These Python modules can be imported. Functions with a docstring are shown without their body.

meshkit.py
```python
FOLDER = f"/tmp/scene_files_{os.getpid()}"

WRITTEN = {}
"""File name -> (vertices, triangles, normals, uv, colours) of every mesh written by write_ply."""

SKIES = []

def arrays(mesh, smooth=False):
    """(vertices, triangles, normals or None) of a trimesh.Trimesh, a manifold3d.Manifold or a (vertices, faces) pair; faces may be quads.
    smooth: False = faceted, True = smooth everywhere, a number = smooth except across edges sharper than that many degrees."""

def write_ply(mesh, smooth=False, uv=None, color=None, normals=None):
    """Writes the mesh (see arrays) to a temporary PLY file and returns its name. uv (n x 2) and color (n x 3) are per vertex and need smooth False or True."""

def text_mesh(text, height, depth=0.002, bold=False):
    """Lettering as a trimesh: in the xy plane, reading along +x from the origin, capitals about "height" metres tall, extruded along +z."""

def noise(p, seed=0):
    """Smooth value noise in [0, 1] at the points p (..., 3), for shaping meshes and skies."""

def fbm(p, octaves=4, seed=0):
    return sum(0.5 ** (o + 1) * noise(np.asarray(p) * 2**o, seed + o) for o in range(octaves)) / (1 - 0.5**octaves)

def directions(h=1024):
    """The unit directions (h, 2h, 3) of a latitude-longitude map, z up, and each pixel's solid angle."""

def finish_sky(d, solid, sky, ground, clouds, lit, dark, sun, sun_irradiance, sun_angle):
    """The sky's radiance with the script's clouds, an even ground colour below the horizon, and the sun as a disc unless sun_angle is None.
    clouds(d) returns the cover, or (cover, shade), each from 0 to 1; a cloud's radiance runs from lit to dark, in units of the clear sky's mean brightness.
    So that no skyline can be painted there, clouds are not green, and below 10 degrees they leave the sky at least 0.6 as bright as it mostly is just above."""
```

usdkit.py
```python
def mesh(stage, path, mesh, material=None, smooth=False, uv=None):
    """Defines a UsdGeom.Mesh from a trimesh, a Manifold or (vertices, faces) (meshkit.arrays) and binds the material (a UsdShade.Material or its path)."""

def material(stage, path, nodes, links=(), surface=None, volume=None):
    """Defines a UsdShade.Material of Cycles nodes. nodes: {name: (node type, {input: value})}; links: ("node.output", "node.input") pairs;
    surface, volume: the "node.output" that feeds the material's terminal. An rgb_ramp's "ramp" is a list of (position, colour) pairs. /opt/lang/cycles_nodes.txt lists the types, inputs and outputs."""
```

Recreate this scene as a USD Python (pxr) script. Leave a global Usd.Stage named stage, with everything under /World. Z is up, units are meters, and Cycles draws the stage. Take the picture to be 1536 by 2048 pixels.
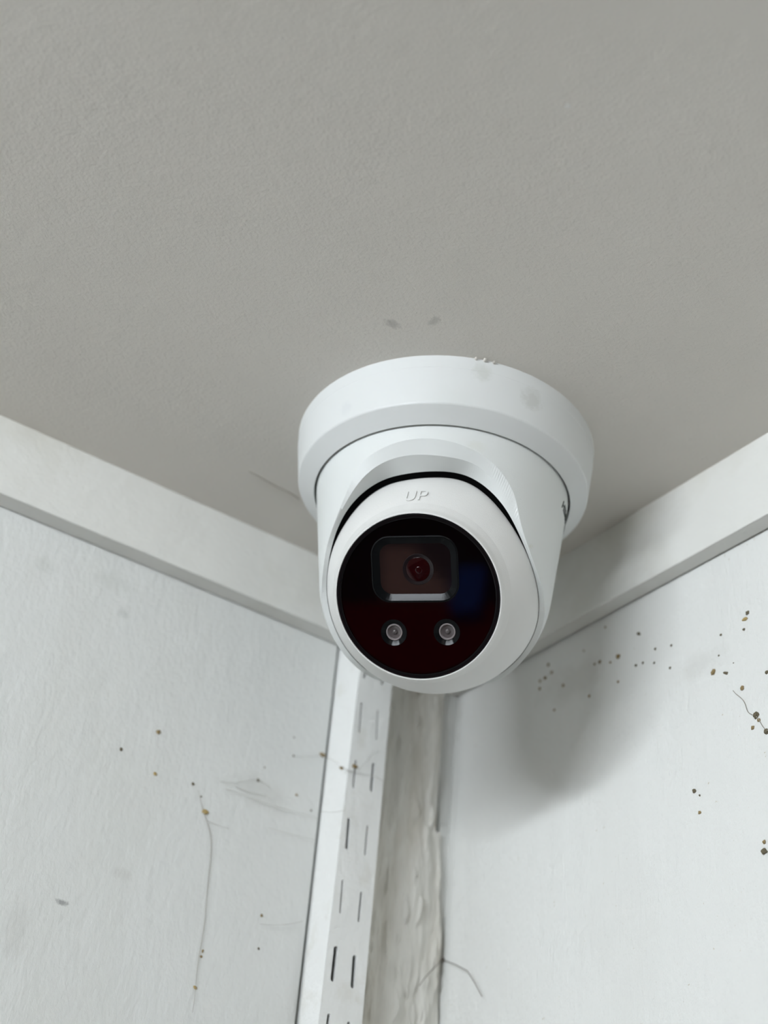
import math, random
import numpy as np, trimesh, manifold3d as mf, usdkit, meshkit
from scipy.interpolate import CubicSpline, UnivariateSpline
from scipy.spatial.transform import Rotation as Rot
from shapely.geometry import Polygon, box as sbox
from pxr import Usd, UsdGeom, UsdLux, UsdShade, Gf, Sdf, Vt

stage = Usd.Stage.CreateInMemory()
UsdGeom.SetStageUpAxis(stage, UsdGeom.Tokens.z)
UsdGeom.SetStageMetersPerUnit(stage, 1.0)
UsdGeom.Xform.Define(stage, '/World'); UsdGeom.Scope.Define(stage, '/World/Looks')
random.seed(4); rng = np.random.default_rng(4)

# ---------------------------------------------------------------- camera
EYE = np.array([-0.3053694694549066, -0.4387253830524136, -0.4013022616027062])
M = np.array([[0.8133349456188135, -0.5759607035496646, 0.08219205680488387],      # right
              [0.38204630684921176, 0.4221886542164023, -0.8220689506810368],      # down
              [0.43877885735085237, 0.7000185770517225, 0.5634244457994007]])      # forward
FPX = 2841.67
cam = UsdGeom.Camera.Define(stage, '/World/Camera')
cam.CreateHorizontalApertureAttr(24.0); cam.CreateVerticalApertureAttr(32.0)
cam.CreateFocalLengthAttr(FPX / 1536 * 24.0)
cam.CreateClippingRangeAttr(Gf.Vec2f(0.01, 100))
cam.CreateFStopAttr(5.6); cam.CreateFocusDistanceAttr(0.575)
cam.CreateExposureAttr(0.0)
cam.AddTransformOp().Set(Gf.Matrix4d(*[float(v) for row in (list(M[0]) + [0], list(-M[1]) + [0], list(-M[2]) + [0], list(EYE) + [1]) for v in row]))

# ---------------------------------------------------------------- helpers: the place, seen from measurements
S = 0.06915                       # radius of the camera's mounting base
XR, YL, ZF = 0.1088, 0.1277, -2.45    # right wall x, left wall y, floor z
ZB, RB = -1.0346 * S, 0.7093 * S  # centre and radius of the eyeball
def ray(px):
    d = np.array([(px[0] - 768) / FPX, (px[1] - 1024) / FPX, 1.0]) @ M
    return d / np.linalg.norm(d)
def on_plane(px, axis, value):
    d = ray(px); return EYE + d * (value - EYE[axis]) / d[axis]
def wl(x, y, off=0.0): return on_plane((x, y), 1, YL - off)     # a point on the left wall
def wr(x, y, off=0.0): return on_plane((x, y), 0, XR - off)     # a point on the right wall
def ce(x, y): return on_plane((x, y), 2, 0.0)                   # a point on the ceiling
A = lambda s: np.array([[float(v) for v in p.split(',')] for p in s.split()])

used = {}
def numbered(parent, name):
    k = parent + '/' + name; n = used.get(k, 0); used[k] = n + 1
    return k if n == 0 else '%s_%03d' % (k, n)
def tag(prim, label=None, cat=None, group=None, kind=None):
    for k, v in (('label', label), ('category', cat), ('group', group), ('kind', kind)):
        if v: prim.SetCustomDataByKey(k, v)
    return prim
def thing(name, label, cat, group=None, loc=(0, 0, 0)):
    x = UsdGeom.Xform.Define(stage, numbered('/World', name)); x.AddTranslateOp().Set(Gf.Vec3d(*map(float, loc)))
    return tag(x.GetPrim(), label, cat, group)
def obj(name, mesh, mat, parent=None, smooth=35, label=None):
    m = usdkit.mesh(stage, numbered(str(parent.GetPath()) if parent else '/World', name), mesh, mat, smooth=smooth)
    return tag(m.GetPrim(), label)
def mani(t):
    return mf.Manifold(mf.Mesh(np.asarray(t.vertices, np.float32), np.asarray(t.faces, np.uint32)))
def tm(m):
    q = m.to_mesh(); return trimesh.Trimesh(q.vert_properties[:, :3], q.tri_verts, process=False)
def box(x0, x1, y0, y1, z0, z1):
    b = trimesh.creation.box((x1 - x0, y1 - y0, z1 - z0)); b.apply_translation(((x0 + x1) / 2, (y0 + y1) / 2, (z0 + z1) / 2)); return b
def revolve(profile, n=192):
    """A closed profile of (r, z), r >= 0, turned about z; given counter-clockwise or clockwise."""
    p = np.array(profile, float); v, f, idx = [], [], []
    ang = np.arange(n) * 2 * math.pi / n
    for r, z in p:
        if r < 1e-9: idx.append((len(v), 1)); v.append((0, 0, z))
        else: idx.append((len(v), n)); v.extend((r * math.cos(a), r * math.sin(a), z) for a in ang)
    for (i, a), (j, b) in zip(idx, idx[1:] + idx[:1]):
        for k in range(n):
            k1 = (k + 1) % n
            if a == n and b == n: f += [(i + k, i + k1, j + k1), (i + k, j + k1, j + k)]
            elif a == n: f.append((i + k, i + k1, j))
            elif b == n: f.append((i, j + k1, j + k))
    t = trimesh.Trimesh(v, f, process=False)
    if t.volume < 0: t.invert()
    return t
def tube(points, r, sides=6):
    """A swept thread through the points, with a radius or one radius per point."""
    p = np.asarray(points, float); r = np.broadcast_to(r, len(p))
    t = np.gradient(p, axis=0); t /= np.linalg.norm(t, axis=1, keepdims=True)
    a = np.cross(t, [0.31, 0.52, 0.79]); a /= np.linalg.norm(a, axis=1, keepdims=True); b = np.cross(t, a)
    th = np.arange(sides) * 2 * math.pi / sides
    v = (p[:, None] + r[:, None, None] * (np.cos(th)[None, :, None] * a[:, None] + np.sin(th)[None, :, None] * b[:, None])).reshape(-1, 3)
    f = []
    for i in range(len(p) - 1):
        for k in range(sides):
            k1 = (k + 1) % sides; f += [(i * sides + k, i * sides + k1, (i + 1) * sides + k1), (i * sides + k, (i + 1) * sides + k1, (i + 1) * sides + k)]
    for base, flip in ((0, 1), ((len(p) - 1) * sides, 0)):
        for k in range(1, sides - 1): f.append((base, base + k + flip, base + k + 1 - flip))
    return trimesh.Trimesh(v, f, process=False)
def bendy(points, n=24):
    p = np.asarray(points, float); k = np.r_[0, np.cumsum(np.linalg.norm(np.diff(p, axis=0), axis=1))]
    return CubicSpline(k, p)(np.linspace(0, k[-1], n))

# ---------------------------------------------------------------- materials
def mat(name, color, rough=0.5, spec=0.5, bumps=(), mottle=None, spots=(), coat=0.0, metallic=0.0, extra=None):
    """bumps: (scale, distance, stretch xyz); mottle: (colour, scale, low, high, stretch); spots: (point, radius, colour, strength, stretch) - dirt and other marks with a place of their own."""
    n = {'geo': ('geometry', {}), 'p': ('principled_bsdf', dict(base_color=color, roughness=rough, specular_ior_level=spec, coat_weight=coat, metallic=metallic, **(extra or {})))}
    L = []; last = None
    n['c0'] = ('mix', dict(fac=0.0, color1=color, color2=color)); last = 'c0.color'
    if mottle:
        for i, (col, sc, lo, hi, st) in enumerate(mottle if isinstance(mottle, list) else [mottle]):
            n[f'mm{i}'] = ('mapping', dict(scale=st)); n[f'mn{i}'] = ('noise_texture', dict(scale=sc, detail=5.0, roughness=0.6))
            n[f'mr{i}'] = ('map_range', dict(from_min=lo, from_max=hi, clamp=True)); n[f'mx{i}'] = ('mix', dict(color2=col))
            L += [('geo.position', f'mm{i}.vector'), (f'mm{i}.vector', f'mn{i}.vector'), (f'mn{i}.fac', f'mr{i}.value'), (f'mr{i}.result', f'mx{i}.fac'), (last, f'mx{i}.color1')]
            last = f'mx{i}.color'
    for i, (pt, r, col, k, st) in enumerate(spots):
        # distance to the mark in a stretched frame, its outline broken up by noise
        n[f'sv{i}'] = ('vector_math', dict(math_type='subtract', vector2=tuple(map(float, pt))))
        n[f'sm{i}'] = ('vector_math', dict(math_type='multiply', vector2=st)); n[f'sl{i}'] = ('vector_math', dict(math_type='length'))
        n[f'sn{i}'] = ('noise_texture', dict(scale=1.6 / r, detail=6.0, roughness=0.7)); n[f'sa{i}'] = ('math', dict(math_type='multiply_add', value2=float(r * 1.6), value3=float(-r * 0.8)))
        n[f'sd{i}'] = ('math', dict(math_type='add')); n[f'sr{i}'] = ('map_range', dict(from_min=float(r), from_max=float(r * 0.35), to_min=0.0, to_max=float(k), clamp=True))
        n[f'sx{i}'] = ('mix', dict(color2=col))
        L += [('geo.position', f'sv{i}.vector1'), (f'sv{i}.vector', f'sm{i}.vector1'), (f'sm{i}.vector', f'sl{i}.vector1'), ('geo.position', f'sn{i}.vector'), (f'sn{i}.fac', f'sa{i}.value1'),
              (f'sl{i}.value', f'sd{i}.value1'), (f'sa{i}.value', f'sd{i}.value2'), (f'sd{i}.value', f'sr{i}.value'), (f'sr{i}.result', f'sx{i}.fac'), (last, f'sx{i}.color1')]
        last = f'sx{i}.color'
    L.append((last, 'p.base_color')); nrm = None
    for i, (sc, dist, st) in enumerate(bumps):
        n[f'bm{i}'] = ('mapping', dict(scale=st)); n[f'bn{i}'] = ('noise_texture', dict(scale=sc, detail=4.0, roughness=0.55)); n[f'bb{i}'] = ('bump', dict(strength=1.0, distance=dist))
        L += [('geo.position', f'bm{i}.vector'), (f'bm{i}.vector', f'bn{i}.vector'), (f'bn{i}.fac', f'bb{i}.height')]
        if nrm: L.append((nrm, f'bb{i}.normal'))
        nrm = f'bb{i}.normal'
    if nrm: L.append((nrm, 'p.normal'))
    return usdkit.material(stage, '/World/Looks/' + name, n, L, surface='p.BSDF')

one = (1.0, 1.0, 1.0)
grime = (0.20, 0.18, 0.15)
M_ceil = mat('ceiling_paint', (0.745, 0.715, 0.66), 0.85, 0.2, bumps=[(700, 0.00025, one), (160, 0.0004, one)], mottle=((0.71, 0.68, 0.625), 5.0, 0.35, 0.7, one),
    spots=[(ce(785, 648), 0.0045, (0.3, 0.29, 0.27), 0.42, (1.0, 1.6, 1)), (ce(868, 642), 0.004, (0.35, 0.34, 0.31), 0.4, (1.6, 1.0, 1)), (ce(1135, 212), 0.0016, (0.8, 0.8, 0.78), 0.6, one)])
M_wl = mat('left_wall_paint', (0.70, 0.71, 0.69), 0.6, 0.35, bumps=[(420, 0.0004, (1, 1, .6)), (60, 0.0005, (1.3, 1, .4))],
    mottle=[((0.65, 0.655, 0.62), 9.0, 0.45, 0.75, (1.3, 1, .5))],
    spots=[(wl(245, 1750), 0.006, (.5, .49, .46), .28, (1, 1, 1.6)), (wl(35, 1850), 0.011, (.5, .49, .46), .25, (1.8, 1, .7)), (wl(230, 1165), 0.012, (.5, .52, .48), .22, (1, 1, 1.7)),
           (wl(90, 1130), 0.006, (.5, .52, .48), .25, one), (wl(245, 1228), 0.0035, (.4, .42, .4), .3, one), (wl(520, 1590), 0.022, (.45, .44, .40), .22, (1, 1, 2)), (wl(125, 1805), 0.0022, (.2, .2, .2), .7, (.6, 1, 1.4))])
M_wr = mat('right_wall_paint', (0.745, 0.75, 0.725), 0.6, 0.35, bumps=[(420, 0.0004, (1, 1, .6)), (60, 0.0010, (1, 1.6, .25))],
    mottle=[((0.69, 0.69, 0.66), 8.0, 0.5, 0.8, (1, 1.3, .5)), ((0.52, 0.47, 0.36), 420.0, 0.69, 0.76, one)],
    spots=[(wr(1150, 1360), 0.028, (.45, .43, .38), .25, (1, 1, 2.2)), (wr(1400, 1330), 0.02, (.5, .49, .45), .22, (1, 1, 2.2)), (wr(905, 1420), 0.01, (.35, .33, .3), .3, (1, 1, .4)), (wr(885, 1500), 0.008, (.25, .23, .2), .5, (1, 2.5, .35))])  # last two marks: darker tone down the corner
M_trim = mat('trim_paint', (0.75, 0.75, 0.715), 0.55, 0.4, bumps=[(300, 0.0003, one), (40, 0.0008, one)], mottle=[((0.64, 0.63, 0.57), 14.0, 0.5, 0.78, one)],
    spots=[(on_plane((1290, 1003), 0, XR - .0093), 0.002, grime, .8, one)])
M_rail = mat('rail_paint', (0.78, 0.785, 0.765), 0.5, 0.45, bumps=[(350, 0.0004, one), (70, 0.0012, (1, 1, .4))], mottle=[((0.68, 0.67, 0.62), 60.0, 0.56, 0.8, one)])
M_strip = mat('rough_paint', (0.70, 0.69, 0.64), 0.6, 0.35, bumps=[(260, 0.0006, (1, 1, .35)), (55, 0.0028, (1, 1, .16))], mottle=[((0.54, 0.51, 0.44), 40.0, 0.48, 0.74, (1, 1, .25)), ((0.40, 0.37, 0.30), 90.0, 0.66, 0.8, (1, 1, .3))])
M_floor = mat('floor_tiles', (0.24, 0.12, 0.09), 0.5, 0.3, mottle=((0.20, 0.10, 0.08), 3.0, .4, .7, one))
M_room = mat('room_paint', (0.60, 0.56, 0.50), 0.7, 0.3)
def on_side(px, r):
    """The point seen at px on an upright cylinder of radius r about the camera's axis."""
    d = ray(px); a, b, c = d[:2] @ d[:2], EYE[:2] @ d[:2], EYE[:2] @ EYE[:2] - r * r
    return EYE + d * (-b - math.sqrt(b * b - a * c)) / a
M_base = mat('white_cast_metal', (0.68, 0.695, 0.685), 0.42, 0.4, bumps=[(1500, 0.00005, one)],
    spots=[(on_side((1065, 800), .98 * S), .0065, (.36, .36, .31), .3, (1, 1, 1)), (on_side((965, 745), .99 * S), .0055, (.40, .42, .35), .28, one), (on_side((690, 815), .98 * S), .004, (.5, .52, .55), .2, one),
           (on_side((1105, 895), .965 * S), .0035, (.4, .4, .38), .3, (1, 1, 2)), (on_side((905, 800), .97 * S), .012, (.62, .65, .62), .25, (1, 1, 1.5))])
M_house = mat('white_shell', (0.69, 0.71, 0.695), 0.40, 0.4, bumps=[(1500, 0.00005, one)],
    spots=[(on_side((1072, 1092), .785 * S), .0030, (.52, .49, .38), .75, (1, 1, .75)), (on_side((955, 890), .83 * S), .005, (.6, .6, .52), .25, (1, 1, 1.5)), (on_side((1068, 1138), .76 * S), .0016, (.55, .52, .42), .5, (1, 1, .5))])
M_ball = mat('white_ball', (0.68, 0.68, 0.66), 0.45, 0.4, bumps=[(1800, 0.00006, one)])
M_gapshade = mat('gap_shade_black', (0.0015, 0.0015, 0.0015), 0.8, 0.03)
M_glass = mat('dark_glass', (0.0012, 0.0002, 0.0003), 0.03, 0.35)
M_trimring = mat('black_ring', (0.003, 0.003, 0.0035), 0.22, 0.35)
M_bevel = mat('dark_bevel', (0.004, 0.0045, 0.005), 0.16, 0.07)
M_window = mat('lens_window_reflection', (0.0055, 0.0028, 0.0032), 0.04, 0.45)  # brown base colour stands in for a reflection on the pane
M_lensring = mat('lens_ring', (0.010, 0.007, 0.008), 0.2, 0.35)
M_lens = mat('red_lens', (0.013, 0.0009, 0.0015), 0.04, 0.35)
M_led = mat('lamp_resin', (0.075, 0.064, 0.064), 0.18, 0.7)
M_ledrim = mat('lamp_rim', (0.22, 0.20, 0.20), 0.16, 0.8)
M_ink = mat('dark_ink', (0.035, 0.045, 0.045), 0.5, 0.3)
M_speck = mat('brown_dirt', (0.27, 0.20, 0.10), 0.8, 0.2)
M_speck2 = mat('dark_dirt', (0.14, 0.12, 0.08), 0.8, 0.2)
M_straw = mat('yellow_crumb', (0.42, 0.31, 0.13), 0.7, 0.2)
M_thread = mat('grey_thread', (0.33, 0.31, 0.27), 0.8, 0.2)
M_leg = mat('dark_fibre', (0.16, 0.14, 0.12), 0.7, 0.2)
M_case = mat('lamp_casing', (0.75, 0.75, 0.75), 0.4, 0.4)

# ---------------------------------------------------------------- ceiling battens out of the frame: the near lamp, two far ones added as fill
def emitter(name, color, strength):
    return usdkit.material(stage, '/World/Looks/' + name, {'e': ('emission', dict(color=color, strength=strength))}, surface='e.emission')
LAMP_COLOR = (0.935, 1.0, 1.065)
M_tube = emitter('lamp_light', LAMP_COLOR, 77.0)
M_tube2 = emitter('fill_light', (1.0, 0.93, 0.84), 6.5)  # glow of the two added fill lamps
def batten(label, cx, cy, length, width, rot, light):
    t = thing('ceiling_light', label, 'ceiling light')
    def put(m):
        m.apply_transform(trimesh.transformations.rotation_matrix(math.radians(rot), (0, 0, 1))); m.apply_translation((cx, cy, 0)); return m
    obj('casing', put(box(-length / 2, length / 2, -width / 2, width / 2, -0.008, 0.0)), M_case, t, smooth=False)
    d = trimesh.creation.capsule(height=length * 0.96, radius=width * 0.36, count=[16, 24]); d.apply_transform(trimesh.transformations.rotation_matrix(math.pi / 2, (0, 1, 0)))
    d.apply_translation((-length * 0.48 if abs(d.bounds[0][0]) < 1e-3 else 0, 0, 0)); d.apply_translation((-d.bounds.mean(0)[0], 0, -0.008 - width * 0.36))
    obj('diffuser', put(d), light, t, smooth=True)
batten('ceiling batten lamp nearest the corner', -1.00, -0.43, 0.60, 0.09, 112, M_tube)
batten('added unseen fill lamp over the middle of the room', -1.6, -2.4, 1.2, 0.14, 100, M_tube2)
batten('added unseen fill lamp by the back wall', -0.4, -3.4, 1.2, 0.14, 0, M_tube2)

# ---------------------------------------------------------------- room shell
X0, Y0 = -3.4, -4.6
def struct(name, mesh, m, label, smooth=False):
    p = obj(name, mesh, m, smooth=smooth); return tag(p, label, None, None, 'structure')
struct('ceiling', box(X0, XR + .06, Y0, YL + .06, 0.0, 0.05), M_ceil, 'matt warm grey painted ceiling above the white camera')
struct('floor', box(X0, XR + .06, Y0, YL + .06, ZF - .05, ZF), M_floor, 'dull red floor of the room')
# unseen counter and objects, added for their reflections in the black glass
ct = thing('counter', 'added dark counter out of view, placed for its reflection in the camera glass', 'counter')
M_dark = mat('reflection_counter_top', (0.012, 0.016, 0.018), 0.4, 0.3)
obj('top', box(-1.75, -0.55, -1.1, -0.05, -1.34, -1.305), M_dark, ct, smooth=False)
for i, (x, y) in enumerate(((-1.70, -1.05), (-1.70, -.10), (-.60, -1.05), (-.60, -.10))): obj('leg', box(x - .03, x + .03, y - .03, y + .03, ZF, -1.34), M_dark, ct, smooth=False)
def sheet(poly, z0, z1):
    t = trimesh.creation.extrude_polygon(Polygon(poly), z1 - z0, engine='earcut'); t.apply_translation((0, 0, z0)); return t
tag(obj('reflection_sheet', sheet([(-1.136, -.406), (-1.098, -.445), (-.97, -.43), (-1.048, -.348)], -1.305, -1.301), mat('cardboard', (.42, .22, .17), .8, .2), smooth=False), 'added brown sheet, cut for the reflection in the lens window', 'cardboard')  # added unseen sheet, outline cut to its reflection in the pane
tag(obj('reflection_cloth', sheet([(-1.19, -.19), (-.955, -.43), (-.85, -.53), (-.70, -.38), (-.95, -.12)], -1.305, -1.302), mat('cloth', (.16, .008, .012), .9, .1), smooth=False), 'added dark red sheet for the red reflection low in the black glass', 'cloth')  # added unseen, gives the red reflection low in the glass
bb = trimesh.creation.box((.085, .045, .03)); bb.apply_transform(trimesh.transformations.rotation_matrix(math.radians(45), (0, 0, 1))); bb.apply_translation((-.945, -.447, -1.287))
tag(obj('reflection_box', bb, mat('blue_card', (.008, .07, .32), .5, .3), smooth=False), 'added small blue box for the blue reflection at the right of the black glass', 'box')  # added unseen, gives the blue reflection on the right
struct('wall_back', box(X0, XR + .06, Y0 - .05, Y0, ZF, 0), M_room, 'white wall at the back of the room')
struct('wall_side', box(X0 - .05, X0, Y0, YL + .06, ZF, 0), M_room, 'white wall at the far side of the room')
# the two walls of the corner
RAIL_D = 0.0202
fl_a, fl_b = wl(677.6, 1296), wl(592.6, 2048)
gx = lambda z: fl_a[0] + (fl_b[0] - fl_a[0]) * (z - fl_a[2]) / (fl_b[2] - fl_a[2])
def slant_prism(x_top, x_bot, w, y0, y1, z0, z1):
    v = [(x_bot, y0, z0), (x_bot + w, y0, z0), (x_bot + w, y1, z0), (x_bot, y1, z0), (x_top, y0, z1), (x_top + w, y0, z1), (x_top + w, y1, z1), (x_top, y1, z1)]
    return trimesh.convex.convex_hull(np.array(v))
wall = mani(box(X0, XR, YL, YL + .06, ZF, 0))
ZLIP_L, ZLIP_R = -0.0402, -0.0420
wall -= mani(slant_prism(gx(ZLIP_L) - .0009, gx(-.9) - .0009, .0019, YL - .01, YL + .004, -.9, ZLIP_L + .01))
be_t, be_b = wl(886, 1400, .0025), wl(877, 2048, .0025)      # right edge of the rough board
bx = lambda z: be_t[0] + (be_b[0] - be_t[0]) * (z - be_t[2]) / (be_b[2] - be_t[2])
ca, cb = wl(884, 1440), wl(884, 1672)
wall -= mani(slant_prism(bx(ca[2]) - .0022, bx(cb[2]) - .0022, .0026, YL - .01, YL + .010, cb[2], ca[2]))
struct('wall_left', tm(wall), M_wl, 'white painted wall left of the corner, behind the slotted rail')
wallr = mani(box(XR, XR + .06, Y0, YL + .06, ZF, 0))
struct('wall_right', tm(wallr), M_wr, 'white painted wall right of the corner, flecked with dirt')
# rough painted board between the rail and the corner
rx = XR - 0.0566
def lumpy(x0, x1, y, z0, z1, nx, nz, amp, seed):
    """A thin upright board whose face toward the room is lumpy with old paint."""
    U, Z = np.meshgrid(np.linspace(0, 1, nx), np.linspace(z0, z1, nz), indexing='ij'); X = x0 + U * (x1(Z) - x0)
    P = np.stack([X * 160, 0 * X, Z * 28], -1); d = (meshkit.fbm(P, 4, seed) - .5) * amp
    P2 = np.stack([X * 420, 0 * X, Z * 60], -1); d += np.clip(meshkit.fbm(P2, 3, seed + 9) - .62, 0, 1) * amp * 1.6
    front = np.stack([X, y - d, Z], -1).reshape(-1, 3); i = np.arange(nx * nz).reshape(nx, nz)
    f = np.concatenate([np.stack([i[:-1, :-1], i[1:, :-1], i[1:, 1:]], -1).reshape(-1, 3), np.stack([i[:-1, :-1], i[1:, 1:], i[:-1, 1:]], -1).reshape(-1, 3)])
    back = front.copy(); back[:, 1] = YL; n = len(front); f2 = f[:, ::-1] + n
    edge = np.concatenate([i[:, 0], i[-1, 1:], i[::-1, -1][1:], i[0, ::-1][1:-1]]); e1 = np.roll(edge, -1)
    side = np.concatenate([np.stack([edge, edge + n, e1], -1), np.stack([e1, edge + n, e1 + n], -1)])
    t = trimesh.Trimesh(np.vstack([front, back]), np.vstack([f, f2, side]), process=False)
    if t.volume < 0: t.invert()
    return t
strip = mani(lumpy(rx - .002, bx, YL - .0030, -.45, ZLIP_L, 90, 420, .0060, 3))
cm_ = wl(884, 1545)
strip -= mani(trimesh.convex.convex_hull(np.array([(bx(z) - w_, y_, z) for z, w_ in ((ca[2], .0009), (cm_[2], .0026), (cb[2], .0034)) for y_ in (YL - .01, YL + .01)] + [(bx(z) + .004, y_, z) for z in (ca[2], cb[2]) for y_ in (YL - .01, YL + .01)])))
struct('trim_3', tm(strip), M_strip, 'strip of rough flaking white paint between slotted rail and corner', smooth=40)

def board(p0, axis, length, depth, height, back, seed):
    """A trim board under the ceiling, its long edges a little uneven and rounded by paint."""
    n = 220; s = np.linspace(0, 1, n); sec = [(0, 0), (1, 0), (1, -.93), (.975, -.985), (.93, -1), (0, -1)]
    v = []
    for k, u in enumerate(s):
        d = length * u ** 2
        for j, (a, b) in enumerate(sec):
            w = (meshkit.fbm(np.array([d * 45, j * 3.1, seed]), 3, seed) - .5) * .0007 if 1 < j < 5 else 0
            pos = [0, 0, b * height + w * (b < -.9)]; pos[axis] = p0[axis] - d; pos[1 - axis] = p0[1 - axis] - back - a * (depth - back) + w * (a > .9) * 1.0
            v.append(pos)
    m = len(sec); f = []
    for k in range(n - 1):
        for j in range(m):
            j1 = (j + 1) % m; f += [(k * m + j, (k + 1) * m + j, (k + 1) * m + j1), (k * m + j, (k + 1) * m + j1, k * m + j1)]
    for j in range(1, m - 1): f += [(0, j, j + 1), ((n - 1) * m, (n - 1) * m + j + 1, (n - 1) * m + j)]
    t = trimesh.Trimesh(v, f, process=False)
    if t.volume < 0: t.invert()
    return t
struct('trim_1', board((XR, YL), 0, 3.4, .0110, .0402, .0007, 5), M_trim, 'white trim board under the ceiling along the left wall', smooth=40)
struct('trim_2', board((XR, YL), 1, 4.6, .0093, .0420, .0012, 8), M_trim, 'white trim board under the ceiling along the right wall', smooth=40)

# ---------------------------------------------------------------- slotted shelf rail
FY = YL - RAIL_D
a_t, a_b = on_plane((721, 1329), 1, FY), on_plane((636.5, 2048), 1, FY)
b_t, b_b = on_plane((784, 1370), 1, FY), on_plane((724, 2048), 1, FY)
def lin(p, q, z): return p[0] + (q[0] - p[0]) * (z - p[2]) / (q[2] - p[2])
ZT, ZBOT = ZLIP_L, -0.62
def rail_solid(inset, y0, y1, zt, zb):
    v = []
    for z in (zb, zt):
        xa, xb, xl = lin(a_t, a_b, z), lin(b_t, b_b, z), gx(z) + .0006
        k = (YL - y1) / RAIL_D; xf = xl + (xa - xl) * (1.0 if y1 < YL - 1e-6 else 0)
        v += [(xl + inset, y0, z), (xb - inset, y0, z), (xb - inset, y1, z), (xa + inset, y1, z)]
    return mani(trimesh.convex.convex_hull(np.array(v)))
rail = rail_solid(0, YL - .0002, FY, ZT, ZBOT) - rail_solid(.0016, YL + .01, FY + .0016, ZT + .01, ZBOT - .01)
SL = [((733, 1322), (729.5, 1357), 7), ((723.5, 1404), (718.6, 1466), 4.5), ((711.8, 1520), (706.3, 1577), 5), ((698.6, 1636), (693.5, 1699), 7.5), ((685.3, 1760), (680.4, 1827), 4.0), ((672.3, 1892), (664.8, 1963), 9.5), ((658, 2027), (650, 2100), 7),
      ((770, 1312), (765, 1370), 7), ((755.5, 1420), (752.8, 1480), 4), ((747.3, 1526), (742.7, 1584), 7), ((735.5, 1650), (730, 1711), 4.5), ((722.8, 1783), (717.2, 1844), 5), ((709.7, 1910), (704.9, 1977), 9.5), ((698, 2043), (690, 2115), 7)]
for (t_, b_, w) in SL:
    P, Q = on_plane(t_, 1, FY), on_plane(b_, 1, FY); k = w * .000122
    c1 = trimesh.creation.cylinder(radius=k, height=.012, sections=14); c1.apply_transform(trimesh.transformations.rotation_matrix(math.pi / 2, (1, 0, 0)))
    c2 = c1.copy(); c1.apply_translation((P[0], FY, P[2] - k)); c2.apply_translation((Q[0], FY, Q[2] + k))
    rail -= mani(trimesh.convex.convex_hull(np.vstack([c1.vertices, c2.vertices])))
rl = thing('shelf_rail', 'white painted slotted metal shelf rail running up the left wall to the trim', 'shelf rail')
obj('channel', tm(rail), M_rail, rl, smooth=30)

# ---------------------------------------------------------------- security camera
cm = thing('security_camera', 'white dome-shaped security camera with black glass face on the grey ceiling', 'security camera')
def fillet(pts, r, n=5):
    """Rounds the corners of an open (r, z) profile."""
    p = [np.array(q, float) for q in pts]; out = [p[0]]
    for a, b, c in zip(p, p[1:], p[2:]):
        k = min(r, np.linalg.norm(a - b) * .45, np.linalg.norm(c - b) * .45)
        s, e = b + (a - b) / np.linalg.norm(a - b) * k, b + (c - b) / np.linalg.norm(c - b) * k
        out += [(1 - t) ** 2 * s + 2 * t * (1 - t) * b + t * t * e for t in np.linspace(0, 1, n)]
    return out + [p[-1]]
prof = [(0, 0)] + fillet([(1.0, 0), (.995, -.088), (.993, -.0895), (.994, -.092), (.962, -.347), (.848, -.427), (.8455, -.42), (.8455, -.33)], .012) + [(0, -.33)]
base = revolve(np.array(prof) * S, 256)
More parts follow.
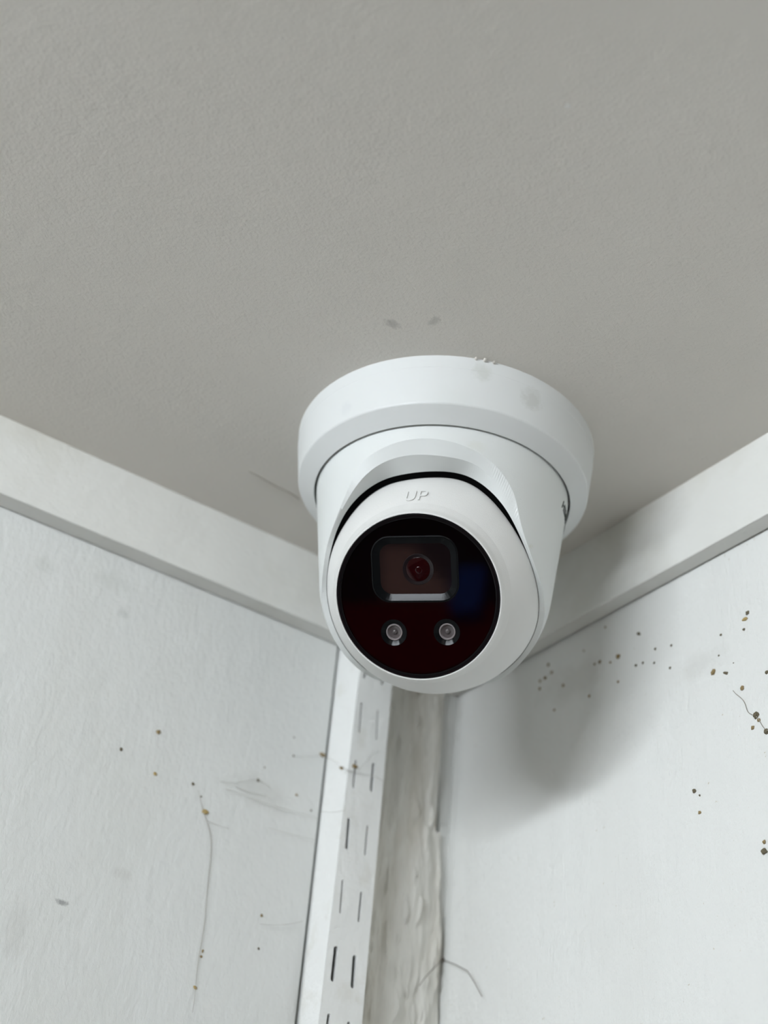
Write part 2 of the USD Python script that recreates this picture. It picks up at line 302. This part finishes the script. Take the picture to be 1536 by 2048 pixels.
P_base = lambda az, z: np.array([S * .985 * math.cos(az), S * .985 * math.sin(az), z * S])
obj('mounting_base', base, M_base, cm, smooth=25)
# shell profile: cone tangent to a sphere about the eyeball's centre
zb, rs = -1.0346, .743; zt, rt = -.427, .830
Dd = math.hypot(rt, zt - zb); ang = math.atan2(zt - zb, rt) - math.acos(rs / Dd); nn = np.array([math.cos(ang), math.sin(ang)])
def shell_radius(d, off, cap=None):
    """Distance from the eyeball's centre to the shell (pushed in by off) along unit directions d (n x 3)."""
    r, z = np.hypot(d[:, 0], d[:, 1]), d[:, 2]; q = (rs - off)
    cone = q / np.maximum(r * nn[0] + z * nn[1], 1e-6); tang = (-r * nn[1] + z * nn[0]) > 0
    out = np.where(tang, cone, q)
    return out if cap is None else (out ** -40.0 + cap ** -40.0) ** (-1 / 40.0)
def shell_solid(off, cap, ztop, n=224):
    el = np.r_[np.linspace(-math.pi / 2, math.atan2(ztop - zb, .8) + .35, 150)]
    d = np.stack([np.cos(el), 0 * el, np.sin(el)], 1); k = shell_radius(d, off, cap); p = np.stack([k * d[:, 0], zb + k * d[:, 2]], 1)
    p = p[p[:, 1] < ztop]; p[0, 0] = 0
    top = shell_radius(np.array([[.8, 0, ztop - zb]]) / math.hypot(.8, ztop - zb), off, cap)
    prof = [tuple(x) for x in p] + [(p[-1, 0], ztop), (0, ztop)]
    return mani(revolve(np.array(prof), n))
CAV = .752
def back(px, off, cap=None):
    """The point of the shell (pushed in by off) seen at px, relative to the eyeball's centre, in units of S."""
    o, d = EYE / S - [0, 0, zb], ray(px); s = np.linspace(8, 11, 6000); P = o + s[:, None] * d; R = np.linalg.norm(P, axis=1)
    i = np.argmax(R <= shell_radius(P / R[:, None], off, cap)); return P[i] if i else None
a1 = A("880,880 840,881.2 789.3,887 763.9,896.4 741.9,909 721.6,926 704.6,943 685,975 668,1012 655,1060 899,882.5 938,892 969.4,912.7 996.7,938 1016.3,967.4 1032,996.7 1044,1040 1051,1075")
a2 = A("880,915 823,918.4 772.3,928.6 747,941.2 721.6,961.6 704.6,983.6 687.7,1012.3 670.8,1051.3 651,1103 645,1152 644,1188 648,1225 899,917.6 928.4,925.4 953.8,940 977,959.6 1000,986 1020,1018 1040,1062 1057,1100 1071,1131.6 1080.6,1166 1088.4,1197 1089,1228 1084,1256")
a3 = A("880,943 840,943.8 806.2,948.9 772.3,958.2 747,970 721.6,988.6 701.2,1012.3 684.3,1039.4 669.1,1071.6 659,1113.9 653.6,1150 653.3,1177 657.5,1217.5 908.8,945 938,953.8 967.4,971.3 992.8,994.8 1016.3,1026 1035.8,1063 1055.3,1108 1071,1159 1078.3,1208 1074.4,1248.8 1066,1272")
face_az, face_el = math.radians(-139.332), math.radians(41.226)
open_az = math.radians(-134.0)
fh, ff = np.array([-math.sin(open_az), math.cos(open_az), 0]), np.array([math.cos(open_az), math.sin(open_az), 0])
hidden = lambda s: [s * (fh * h + ff * f_ + np.array([0, 0, z])) for h, f_, z in ((.40, -.50, -.55), (.2, -.70, -.42), (0, -.76, -.38), (-.2, -.70, -.42), (-.40, -.50, -.55))]
AX = ff * .15 - np.array([0, 0, 1.0]); AX /= np.linalg.norm(AX); BX = fh; BY = np.cross(AX, BX)
psi = np.arange(360) * 2 * math.pi / 360
def rim_curve(pts3, smooth=.0006):
    d = np.array(pts3); d /= np.linalg.norm(d, axis=1, keepdims=True)
    ps, rho = np.arctan2(d @ BY, d @ BX) % (2 * math.pi), np.arccos(np.clip(d @ AX, -1, 1)); o = np.argsort(ps); ps, rho = ps[o], rho[o]
    X, Y = np.r_[ps - 2 * math.pi, ps, ps + 2 * math.pi], np.r_[rho, rho, rho]; keep = np.r_[True, np.diff(X) > 1e-4]
    g = UnivariateSpline(X[keep], Y[keep], k=3, s=keep.sum() * smooth ** 1 * 1e-1 * .9)(psi)
    return np.cos(g)[:, None] * AX + np.sin(g)[:, None] * (np.cos(psi)[:, None] * BX + np.sin(psi)[:, None] * BY)
up2 = lambda d: np.clip((d[:, 2] - .0) / .18, 0, 1)           # 1 at the brow, 0 at the sides
p3 = [back(q, .028, CAV) for q in a3]; off2 = [float(np.interp(q[0], [660, 800, 985, 1056], [.003, .064, .064, .002])) if q[1] < 1098 else .0 for q in a2]; p2 = [back(q, o) for q, o in zip(a2, off2)]; p1 = [back(q, 0) for q in a1]
ok = lambda L: [x for x in L if x is not None]
d3 = rim_curve(ok(p3) + hidden(1)); d2 = rim_curve(ok(p2) + hidden(1))
low1 = [x for x, q in zip(p2, a2) if x is not None and q[1] > 1095]
d1 = rim_curve(ok(p1) + low1 + hidden(1))
r3 = shell_radius(d3, .028, CAV) - .001
o2 = [(np.arctan2(p @ BY, p @ BX) % (2 * math.pi), o / .064) for p, o in zip(p2, off2) if p is not None]; o2.sort()
w2 = np.interp(psi, [x for x, _ in o2], [y for _, y in o2], period=2 * math.pi)
ker = np.exp(-.5 * (np.arange(-20, 21) / 5.0) ** 2); ker /= ker.sum(); w2 = np.convolve(np.r_[w2[-20:], w2, w2[:20]], ker, 'valid')
r2 = shell_radius(d2, 0) - .064 * w2
r2 = np.maximum(r2, np.minimum(shell_radius(d2, .028, CAV) + .014, shell_radius(d2, 0)))
C3, C2 = d3 * r3[:, None], d2 * r2[:, None]
C1 = d1 * (shell_radius(d1, 0))[:, None]
lowm = (w2 < .15) | (np.linalg.norm(C1 - C2, axis=1) < .008)
out_dir = C1 - C2; ln = np.linalg.norm(out_dir, axis=1, keepdims=True)
rad = d2
blend = np.clip(w2 / .6, 0, 1)[:, None]; blend = blend * blend * (3 - 2 * blend); out_dir = blend * out_dir / np.maximum(ln, 1e-6) + (1 - blend) * rad; out_dir /= np.linalg.norm(out_dir, axis=1, keepdims=True)
C1 = C2 + out_dir * np.where(blend > 0, np.maximum(ln, .02), .02)
C0 = C1 + out_dir * .12
far = C0 + (C0 / np.linalg.norm(C0, axis=1, keepdims=True)) * .5
def cutter(rings, tip):
    n = len(psi); v = [np.zeros(3)] + [p for r in rings for p in r] + [tip]; f = []
    for k in range(n):
        k1 = (k + 1) % n; f.append((0, 1 + k, 1 + k1))
        for i in range(len(rings) - 1):
            b, c = 1 + i * n, 1 + (i + 1) * n; f += [(b + k, c + k, c + k1), (b + k, c + k1, b + k1)]
        b = 1 + (len(rings) - 1) * n; f.append((b + k, len(v) - 1, b + k1))
    t = trimesh.Trimesh(v, f, process=False)
    if t.volume < 0: t.invert()
    t.apply_translation((0, 0, zb)); return mani(t)
CUT = cutter([C3, C2, C0, far], AX * 2.2)
outer = shell_solid(0, None, -.34); inner = shell_solid(.028, CAV, -.36)
shell = (outer - inner - CUT); 
def pieces(m, least=1e-5):
    c = m.decompose(); return mf.Manifold.compose([x for x in c if x.volume() > least]) if len(c) > 1 else m
housing = obj('housing', tm(pieces(shell).scale((S, S, S))), M_house, cm, smooth=17)
eyeb = mani(trimesh.creation.icosphere(subdivisions=5, radius=.7118)).translate((0, 0, zb))
gap_shade = shell_solid(.0285, CAV - .0005, -.365) - eyeb - CUT
obj('gap_shade_liner', tm(pieces(gap_shade).scale((S, S, S))), M_gapshade, housing, smooth=28, label='added black lining standing in for the shade in the gap above the ball')  # black part added for the shade inside the gap

# eyeball, its axis along the face
a_ = np.array([math.cos(face_el) * math.cos(face_az), math.cos(face_el) * math.sin(face_az), -math.sin(face_el)])
def glass_at(px, d=.545):
    o, r = EYE / S - [0, 0, zb], ray(px); k = (d - o @ a_) / (r @ a_); return o + k * r
hx = glass_at((893, 1266)) - glass_at((787, 1266)); hx /= np.linalg.norm(hx); uy = np.cross(a_, hx)
FR = np.eye(4); FR[:3, 0], FR[:3, 1], FR[:3, 2], FR[:3, 3] = hx * S, uy * S, a_ * S, (0, 0, zb * S)
def face(t):
    t = t.copy(); t.apply_transform(FR); return t
def loc(px, d=.545):
    p = glass_at(px, d); return np.array([p @ hx, p @ uy])
gc = loc((836, 1192)); RG = .5004
th = np.linspace(-math.pi / 2, math.asin(math.sqrt(.7093 ** 2 - .555 ** 2) / .7093), 90)
bp = [(.7093 * math.cos(t), .7093 * math.sin(t)) for t in th]; bp[0] = (0, bp[0][1])
bp += fillet([(.5535, .4445), (.526, .500), (.514, .547), (.5035, .5475), (.5035, .48)], .014)
ball = obj('eyeball', face(revolve(bp + [(0, .48)], 224)), M_ball, cm, smooth=30)
# black glass with its ring, the lens tray and two lamp wells
def ell(px_r): return px_r / (FPX / (np.linalg.norm(EYE - [0, 0, zb * S]) / S - .45))
glass = mani(revolve([(0, .485), (.5025, .485), (.5025, .535), (.4965, .541), (.474, .5425), (.4725, .5395), (.4695, .5395), (.468, .5415), (0, .5415)], 224))
def rrect(w, h, r, n=8):
    return Polygon(sbox(-w / 2 + r, -h / 2 + r, w / 2 - r, h / 2 - r).buffer(r, quad_segs=n).exterior)
def frustum(c, pin, pout, z0, z1):
    vi = np.array(pin.exterior.coords)[:-1]; vo = np.array(pout.exterior.coords)[:-1]
    return trimesh.convex.convex_hull(np.vstack([np.c_[vi + c, np.full(len(vi), z0)], np.c_[vo + c, np.full(len(vo), z1)]]))
cA, cB, cC, cD = loc((745, 1135)), loc((913, 1140)), loc((828, 1076)), loc((832, 1203))
W, H = np.linalg.norm(cB - cA), np.linalg.norm(cC - cD); wc = (cA + cB + cC + cD) / 4
OUT = rrect(W, H, .105); IN = rrect(W - .079, H - .079, .072)
TRAY = .5230
glass -= mani(frustum(wc, IN, OUT, TRAY, .5417))
leds = [loc((787.5, 1265.5)), loc((893.5, 1264.5))]; rw = ell(26.5)
for c in leds:
    circ = lambda r: Polygon([(r * math.cos(t), r * math.sin(t)) for t in np.linspace(0, 2 * math.pi, 41)[:-1]])
    glass -= mani(frustum(c, circ(rw * .66), circ(rw), .528, .5417)) + mani(frustum(c, circ(rw * .66), circ(rw * .66), .506, .5285))
gp = obj('front_glass', face(tm(glass)), M_glass, cm, smooth=6, label='round black glass face')
def ringmesh(profile, c, n=64):
    t = revolve(profile, n); t.apply_translation((c[0], c[1], 0)); return t
obj('edge_ring', face(revolve([(.4755, .5415), (.503, .5415), (.503, .536), (.5005, .5455), (.4985, .5475), (.486, .5478), (.478, .5455)], 224)), M_trimring, gp, smooth=30, label='raised black ring around the glass')
# lens tray: a glossy bevel and a dark glass floor, the lens behind it
lw = thing_part = UsdGeom.Xform.Define(stage, str(cm.GetPath()) + '/lens_window').GetPrim(); used[str(cm.GetPath()) + '/lens_window'] = 1
bev = mani(frustum(wc, rrect(W - .075, H - .075, .074), rrect(W + .008, H + .008, .109), TRAY, .5427)) - mani(frustum(wc, rrect(W - .085, H - .085, .070), rrect(W - .001, H - .001, .1045), TRAY - .0005, .5432))
bev = bev + (mani(frustum(wc, rrect(W + .024, H + .024, .117), rrect(W + .005, H + .005, .1075), .5405, .5458)) - mani(frustum(wc, rrect(W - .012, H - .012, .099), rrect(W + .002, H + .002, .106), .5350, .5462)))
obj('bevel_frame', face(tm(bev)), M_bevel, lw, smooth=25, label='shiny dark bevelled frame')
pane = mani(frustum(wc, rrect(W - .077, H - .077, .073), rrect(W - .077, H - .077, .073), TRAY - .006, TRAY + .001))
cl = loc((836.5, 1138.5), TRAY); r1, r2_ = ell(31.5), ell(25)
obj('window_pane', face(tm(pane)), M_window, lw, smooth=6, label='window pane with a brown reflection painted in')
obj('lens_ring', face(ringmesh([(r2_ * .98, TRAY), (r1, TRAY), (r1, TRAY + .006), (r1 * .97, TRAY + .0085), (r1 * .9, TRAY + .007), (r2_ * .98, TRAY + .004)], cl, 96)), M_lensring, lw, smooth=30)
dome = [(0, TRAY)] + [(r2_ * math.sin(t) / math.sin(.5), TRAY + .003 + .009 * (math.cos(t) - math.cos(.5)) / (1 - math.cos(.5))) for t in np.linspace(.5, 0, 14)]; dome[-1] = (0, dome[-1][1])
obj('lens', face(ringmesh(dome, cl, 96)), M_lens, lw, smooth=True, label='round dark red lens')
glint_bump = [(0, TRAY + .008)] + [(r2_ * .3 * math.sin(t), TRAY + .009 + .006 * math.cos(t)) for t in np.linspace(1.5, 0, 9)]; glint_bump[-1] = (0, glint_bump[-1][1])
obj('lens_glint_bump', face(ringmesh(glint_bump, cl + np.array([.004, -.004]), 40)), M_lens, lw, smooth=True)  # added bump that catches a small highlight on the lens
for c in leds:
    lp = UsdGeom.Xform.Define(stage, numbered(str(cm.GetPath()), 'infrared_lamp')).GetPrim()
    Z0 = .510
    obj('well', face(ringmesh([(rw * .64, .5262), (rw * .665, .5262), (rw * 1.012, .5422), (rw * .985, .5424), (rw * .665, .5285)], c, 72)), M_bevel, lp, smooth=30)
    obj('floor_disc', face(ringmesh([(0, Z0 - .003), (rw * .655, Z0 - .003), (rw * .655, Z0 + .002), (0, Z0 + .002)], c, 48)), mat('well_floor', (.012, .011, .012), .3, .4) if c is leds[0] else UsdShade.Material.Get(stage, '/World/Looks/well_floor'), lp, smooth=30)
    rl_ = rw * .645
    obj('rim', face(ringmesh([(rl_ * .74, Z0), (rl_, Z0), (rl_, Z0 + .016), (rl_ * .95, Z0 + .021), (rl_ * .84, Z0 + .021), (rl_ * .76, Z0 + .013)], c, 64)), M_ledrim, lp, smooth=40)
    obj('dish', face(ringmesh([(0, Z0 + .001), (rl_ * .77, Z0 + .001), (rl_ * .77, Z0 + .013), (rl_ * .5, Z0 + .009), (rl_ * .36, Z0 + .007), (0, Z0 + .007)], c, 64)), M_led, lp, smooth=40)
    bulb = [(0, Z0 + .002)] + [(rl_ * .30 * math.sin(t), Z0 + .007 + .012 * math.cos(t)) for t in np.linspace(math.pi / 2, 0, 9)]; bulb[-1] = (0, bulb[-1][1])
    obj('emitter', face(ringmesh(bulb, c, 40)), M_led, lp, smooth=True)
# raised letters on the ball
up = meshkit.text_mesh('UP', 1.0, .25, bold=False); up = up.subdivide_to_size(.12); ub = up.bounds
def ball_at(px):
    o, r = EYE / S - [0, 0, zb], ray(px); b = o @ r; k = -b - math.sqrt(b * b - (o @ o - .7093 ** 2)); return o + k * r
u0, u1, u2 = ball_at((809.5, 1003.5)), ball_at((853, 1000.5)), ball_at((814.5, 985))
ex = (u1 - u0); ey = (u2 - u0)
q = (np.asarray(up.vertices) - ub[0]) / (ub[1] - ub[0]); P = u0 + q[:, :1] * ex + q[:, 1:2] * ey
P = P / np.linalg.norm(P, axis=1, keepdims=True) * (.7088 + q[:, 2:] * .0085)
obj('up_mark', trimesh.Trimesh((P + [0, 0, zb]) * S, up.faces, process=False), M_ball, ball, smooth=30, label='raised letters UP')
# printed name on the side of the shell
t0 = back((1123.2, 1014), 0); t1 = back((1127.3, 1002), 0)
word = meshkit.text_mesh('HIKVISION', 1.0, .02, bold=True).subdivide_to_size(.18); wb = word.bounds
v = np.asarray(word.vertices) - wb[0]; v = v / (wb[1][1] - wb[0][1]); hgt = abs(t1[2] - t0[2]); az0 = math.atan2(t0[1], t0[0])
shear = .30
x = (v[:, 0] * 1.12 + shear * v[:, 1]) * hgt; zz = t0[2] + v[:, 1] * hgt; rr = .80
dirs = []
az = az0 + x / rr
dv = np.stack([np.cos(az) * .8, np.sin(az) * .8, zz], 1)
for _ in range(4):   # slide each point along its height onto the cone
    k = shell_radius(dv / np.linalg.norm(dv, axis=1, keepdims=True), 0); s_ = (rs - zz * nn[1]) / nn[0]; dv = np.stack([np.cos(az) * s_, np.sin(az) * s_, zz], 1)
nrm = np.stack([np.cos(az) * nn[0], np.sin(az) * nn[0], np.full(len(az), nn[1])], 1)
dv = dv + nrm * (-.001 + .004 * (v[:, 2:] / v[:, 2].max()))
obj('lettering', trimesh.Trimesh((dv + [0, 0, zb]) * S, word.faces, process=False), M_ink, housing, smooth=False, label='dark slanted lettering on the side of the shell')

# ---------------------------------------------------------------- dirt, threads and crumbs
def crumb(p, n, r, seed, flat=.6, long=1.0, ang=0.0):
    """A small irregular lump of radius r lying on the wall at p, with the wall's normal n."""
    t = trimesh.creation.icosphere(subdivisions=2, radius=1.0); v = t.vertices * (0.30 + 1.4 * meshkit.fbm(t.vertices * 1.5 + seed * 5.3, 3, seed))[:, None]
    u = np.array([0, 0, 1.0]) if abs(n[2]) < .9 else np.array([1.0, 0, 0]); e = np.cross(u, n)
    a = math.cos(ang) * e + math.sin(ang) * u; b = -math.sin(ang) * e + math.cos(ang) * u
    return trimesh.Trimesh(p + r * (v[:, :1] * a * long + v[:, 1:2] * b + (v[:, 2:] + .35) * n * flat), t.faces, process=False)
NL, NR, NC = np.array([0, -1.0, 0]), np.array([-1.0, 0, 0]), np.array([0, 0, -1.0])
PXM = 0.00021
def speck(name, mesh, m, label, cat='dirt speck', group=None):
    tag(obj(name, mesh, m, smooth=True), label, cat, group)
def rs_(x, y, r, m, label, group=None, long=1.0, ang=0.0):
    speck('dirt_speck', crumb(wr(x, y), NR, r * PXM, int(x) % 97, .6, long, ang), m, label, group=group)
def ls_(x, y, r, m, label, group=None, long=1.0, ang=0.0):
    speck('dirt_speck', crumb(wl(x, y), NL, r * PXM, int(x) % 89, .6, long, ang), m, label, group=group)
rs_(1236.7, 1313, 5.2, M_speck, 'largest round brown dirt speck on the shaded right wall below the trim')
rs_(1278, 1268, 3.6, M_speck2, 'slanting grey dirt speck on the right wall nearest under the trim', long=1.7, ang=-.5)
rs_(1427, 1344.5, 5.4, M_speck, 'big brown jagged dirt speck left of the crumb clump on the right wall', long=1.2, ang=.8)
rs_(1495.5, 1226, 4.2, M_speck2, 'topmost dark dirt speck on the lit right wall')
rs_(1490, 1238.7, 3.6, M_straw, 'small yellowish arc of dirt under the topmost speck on the right wall', long=2.0, ang=-.1)
rs_(1389, 1582, 4.2, M_speck2, 'dark three-cornered dirt speck alone on the lower right wall')
rs_(1400, 1625, 3.6, M_speck, 'dark dirt speck below the three-cornered one on the right wall')
rs_(1530, 1703.7, 5.5, M_speck2, 'big dark dirt speck at the right edge, lowest on the right wall', long=1.2)
rs_(1529, 1684, 3.5, M_speck, 'dark dirt speck just above the lowest one on the right wall')
rs_(1485, 1376, 4.2, M_speck, 'brown dirt speck just above the thread on the right wall')
rs_(1452, 1346, 3.2, M_speck2, 'thin dark dirt speck beside the big jagged one on the right wall', long=1.9, ang=-.5)
for i, (x, y, r) in enumerate([(1513, 1430, 6.0), (1505.6, 1456, 4.0), (1533, 1463, 4.8), (1518, 1440, 3.6)]):
    rs_(x, y, r, M_speck if i % 2 else M_speck2, ['largest lump of the brown crumb clump on the thread at right', 'dark crumb under the largest lump of the clump at right', 'brown crumb at the end of the thread by the right edge', 'small crumb clinging to the largest lump of the clump'][i])
ORD = 'first second third fourth fifth sixth seventh eighth ninth tenth eleventh twelfth thirteenth fourteenth'.split()
SH = 'small brown dirt specks in the camera shadow'
for k, (x, y, r) in enumerate(sorted([(1200, 1324, 4.0), (1189.5, 1328.7, 2.8), (1221, 1325, 3.0), (1097, 1329.5, 3.4), (1104, 1345, 3.8), (1091, 1355.7, 4.2), (1080.7, 1362.5, 3.6), (1127, 1371, 3.6), (1080, 1377.5, 3.8), (1178.6, 1392.5, 3.2), (1109, 1420, 3.0), (1168, 1301.7, 2.4), (1211, 1254.5, 2.6), (1236.7, 1363.6, 2.9)])):
    rs_(x, y, r, M_speck, 'small brown dirt speck in the camera shadow on the right wall, %s from the left' % ORD[k], SH)
LT = 'tiny dark dirt specks on the lit right wall'
for k, (x, y, r) in enumerate(sorted([(1310.6, 1298, 2.8), (1343, 1291, 2.6), (1272, 1331, 3.0), (1286, 1326, 2.8), (1308.7, 1325.7, 2.8), (1340.6, 1336, 2.8), (1488, 1259, 3.0), (1442, 1270, 2.8), (1399.5, 1591, 2.0), (1467, 1326, 1.4), (1438, 1311, 2.2), (1534, 1345, 3.6)])):
    rs_(x, y, r, M_speck2, 'tiny dark dirt speck on the lit right wall, %s from the left of twelve' % ORD[k], LT)
ls_(316, 1464, 4.2, M_speck, 'dark brown dirt speck, highest on the left wall', long=1.2, ang=.4)
ls_(242, 1499, 3.2, M_speck2, 'small dark dirt speck farthest left on the left wall', long=1.2, ang=.6)
ls_(310, 1548, 3.8, M_straw, 'pale yellow crumb on the left wall under the dark brown speck')
ls_(386, 1568, 3.0, M_speck2, 'small grey dirt speck at the top end of the hair on the left wall')
ls_(410, 1624, 5.0, M_straw, 'orange yellow crumb on the hair on the left wall', long=1.5)
ls_(405, 1902, 3.2, M_speck, 'curled brown crumb low on the hair on the left wall', long=.6)
ls_(402, 1913, 2.8, M_speck, 'small brown crumb just under the curled one on the hair')
ls_(390, 1975, 3.2, M_straw, 'lowest straw coloured crumb on the hair on the left wall', long=1.4, ang=-.6)
ls_(645, 1510, 4.6, M_speck, 'brown crumb at the left edge of the slotted rail', long=1.7)
ls_(516, 1560, 3.4, M_speck2, 'grey dirt speck at the end of the cobweb on the left wall')
LS = 'tiny specks between hair and rail'
for k, (x, y, r) in enumerate(sorted([(523, 1831, 2.8), (517, 1897, 2.4), (593, 1590, 2.8), (587, 1512, 2.4), (529, 1535, 2.0), (588, 1475, 1.8), (402, 1593, 2.0), (622, 1621, 2.2)], key=lambda q: q[1])):
    ls_(x, y, r, M_speck if r > 2.5 else M_speck2, 'tiny dirt speck between hair and slotted rail on the left wall, %s from top' % ORD[k], LS)
hair = bendy([wl(x, y, .0006) for x, y in ((396, 1580), (401, 1600), (406, 1620), (413, 1640), (420, 1665), (422.5, 1690), (419, 1740), (413, 1800), (406, 1868), (398, 1912), (392, 1965), (385, 2025))], 60)
speck('hair', tube(hair, np.interp(np.linspace(0, 1, 60), [0, .2, .8, 1], [.00007, .00015, .00012, .00006])), M_thread, 'long grey hair hanging down the left wall', 'hair')
web = []
for pts, off in ((((440, 1562), (462, 1565), (485, 1563), (516, 1559)), .001), (((516, 1559), (530, 1567), (542, 1576)), .001), (((452, 1578), (490, 1590), (520, 1602), (570, 1618), (636, 1637)), .002), (((412, 1640), (435, 1650), (458, 1657)), .001),
                 (((587, 1512), (612, 1513), (645, 1510)), .001), (((645, 1510), (668, 1522), (690, 1536)), .012), (((536, 1655), (580, 1668), (630, 1680)), .002), (((520, 1848), (560, 1850), (606, 1842)), .002), (((470, 1571), (500, 1584), (535, 1590)), .001)):
    web.append(tube(bendy([wl(x, y, off) for x, y in pts], 14), .00009, 5))
for pts in (((690, 1537), (712, 1541), (735, 1520), (762, 1503)), ((684, 1534), (700, 1543), (728, 1548), (765, 1562)), ((640, 1622), (672, 1624), (690, 1620))):
    web.append(tube(bendy([on_plane(q, 1, FY - .0008) for q in pts], 14), .00009, 5))
cw = thing('cobweb', 'fine grey cobweb threads between the left wall and the slotted rail', 'cobweb')
M_web = mat('cobweb_grey', (.48, .47, .43), .8, .2)
for t in web: obj('thread', t, M_web, cw, smooth=True)
for (x, y, r) in ((683, 1536, 3.6), (709, 1533, 4.2)):
    speck('web_crumb', crumb(on_plane((x, y), 1, FY), NL, r * PXM, int(x), .5, 1.5, .2), M_speck, 'brown crumb caught in the cobweb on the ' + ('left edge of the rail front' if x < 700 else 'rail by a left-hand slot'), 'dirt speck')
wisp = [wl(838, 1972, .006), wl(850, 1955, .007), wl(863, 1941, .007)] + [wr(x, y, o) for x, y, o in ((885, 1919, .0015), (910, 1929, .003), (935, 1942, .004), (949, 1965, .004), (964, 1993, .003))]
wt = thing('bent_fibre', 'thin dark bent fibre with a knot, low in the corner right of the rail', 'fibre')
obj('strand', tube(wisp, .00019), M_leg, wt, smooth=True); obj('knot', crumb(wr(885, 1919, .0012), NR, 4.5 * PXM, 5, .9, 1.3, .4), M_leg, wt, smooth=True)
thr = bendy([wr(x, y, .0006) for x, y in ((1466, 1381), (1476, 1391), (1485, 1399), (1491, 1410), (1496, 1424), (1512, 1433), (1522, 1447), (1537, 1461))], 30)
speck('dust_thread', tube(thr, .00016), M_thread, 'crooked grey dust thread at the right edge of the right wall', 'thread')
dl_ = bendy([ce(x, y) - [0, 0, .0002] for x, y in ((498, 943), (522, 955), (545, 968), (572, 981), (598, 998))], 20)
speck('dust_strand', tube(dl_, np.interp(np.linspace(0, 1, 20), [0, .5, 1], [.0002, .0005, .0003])), mat('ceiling_dust', (.45, .42, .37), .9, .1), 'faint brown dust strand on the ceiling left of the camera', 'dust strand')
for i, (x, y) in enumerate(((952, 717), (970, 719.5), (988, 724))):
    speck('paint_flake', crumb(ce(x, y - 1) - [0, 0, .0004], NC, (3.2, 4.0, 3.4)[i] * .00018, i + 3, .7, 1.7, .4), M_ceil, ('left', 'middle', 'right')[i] + ' one of three paint flakes on the upper rim of the camera base', 'paint flake')
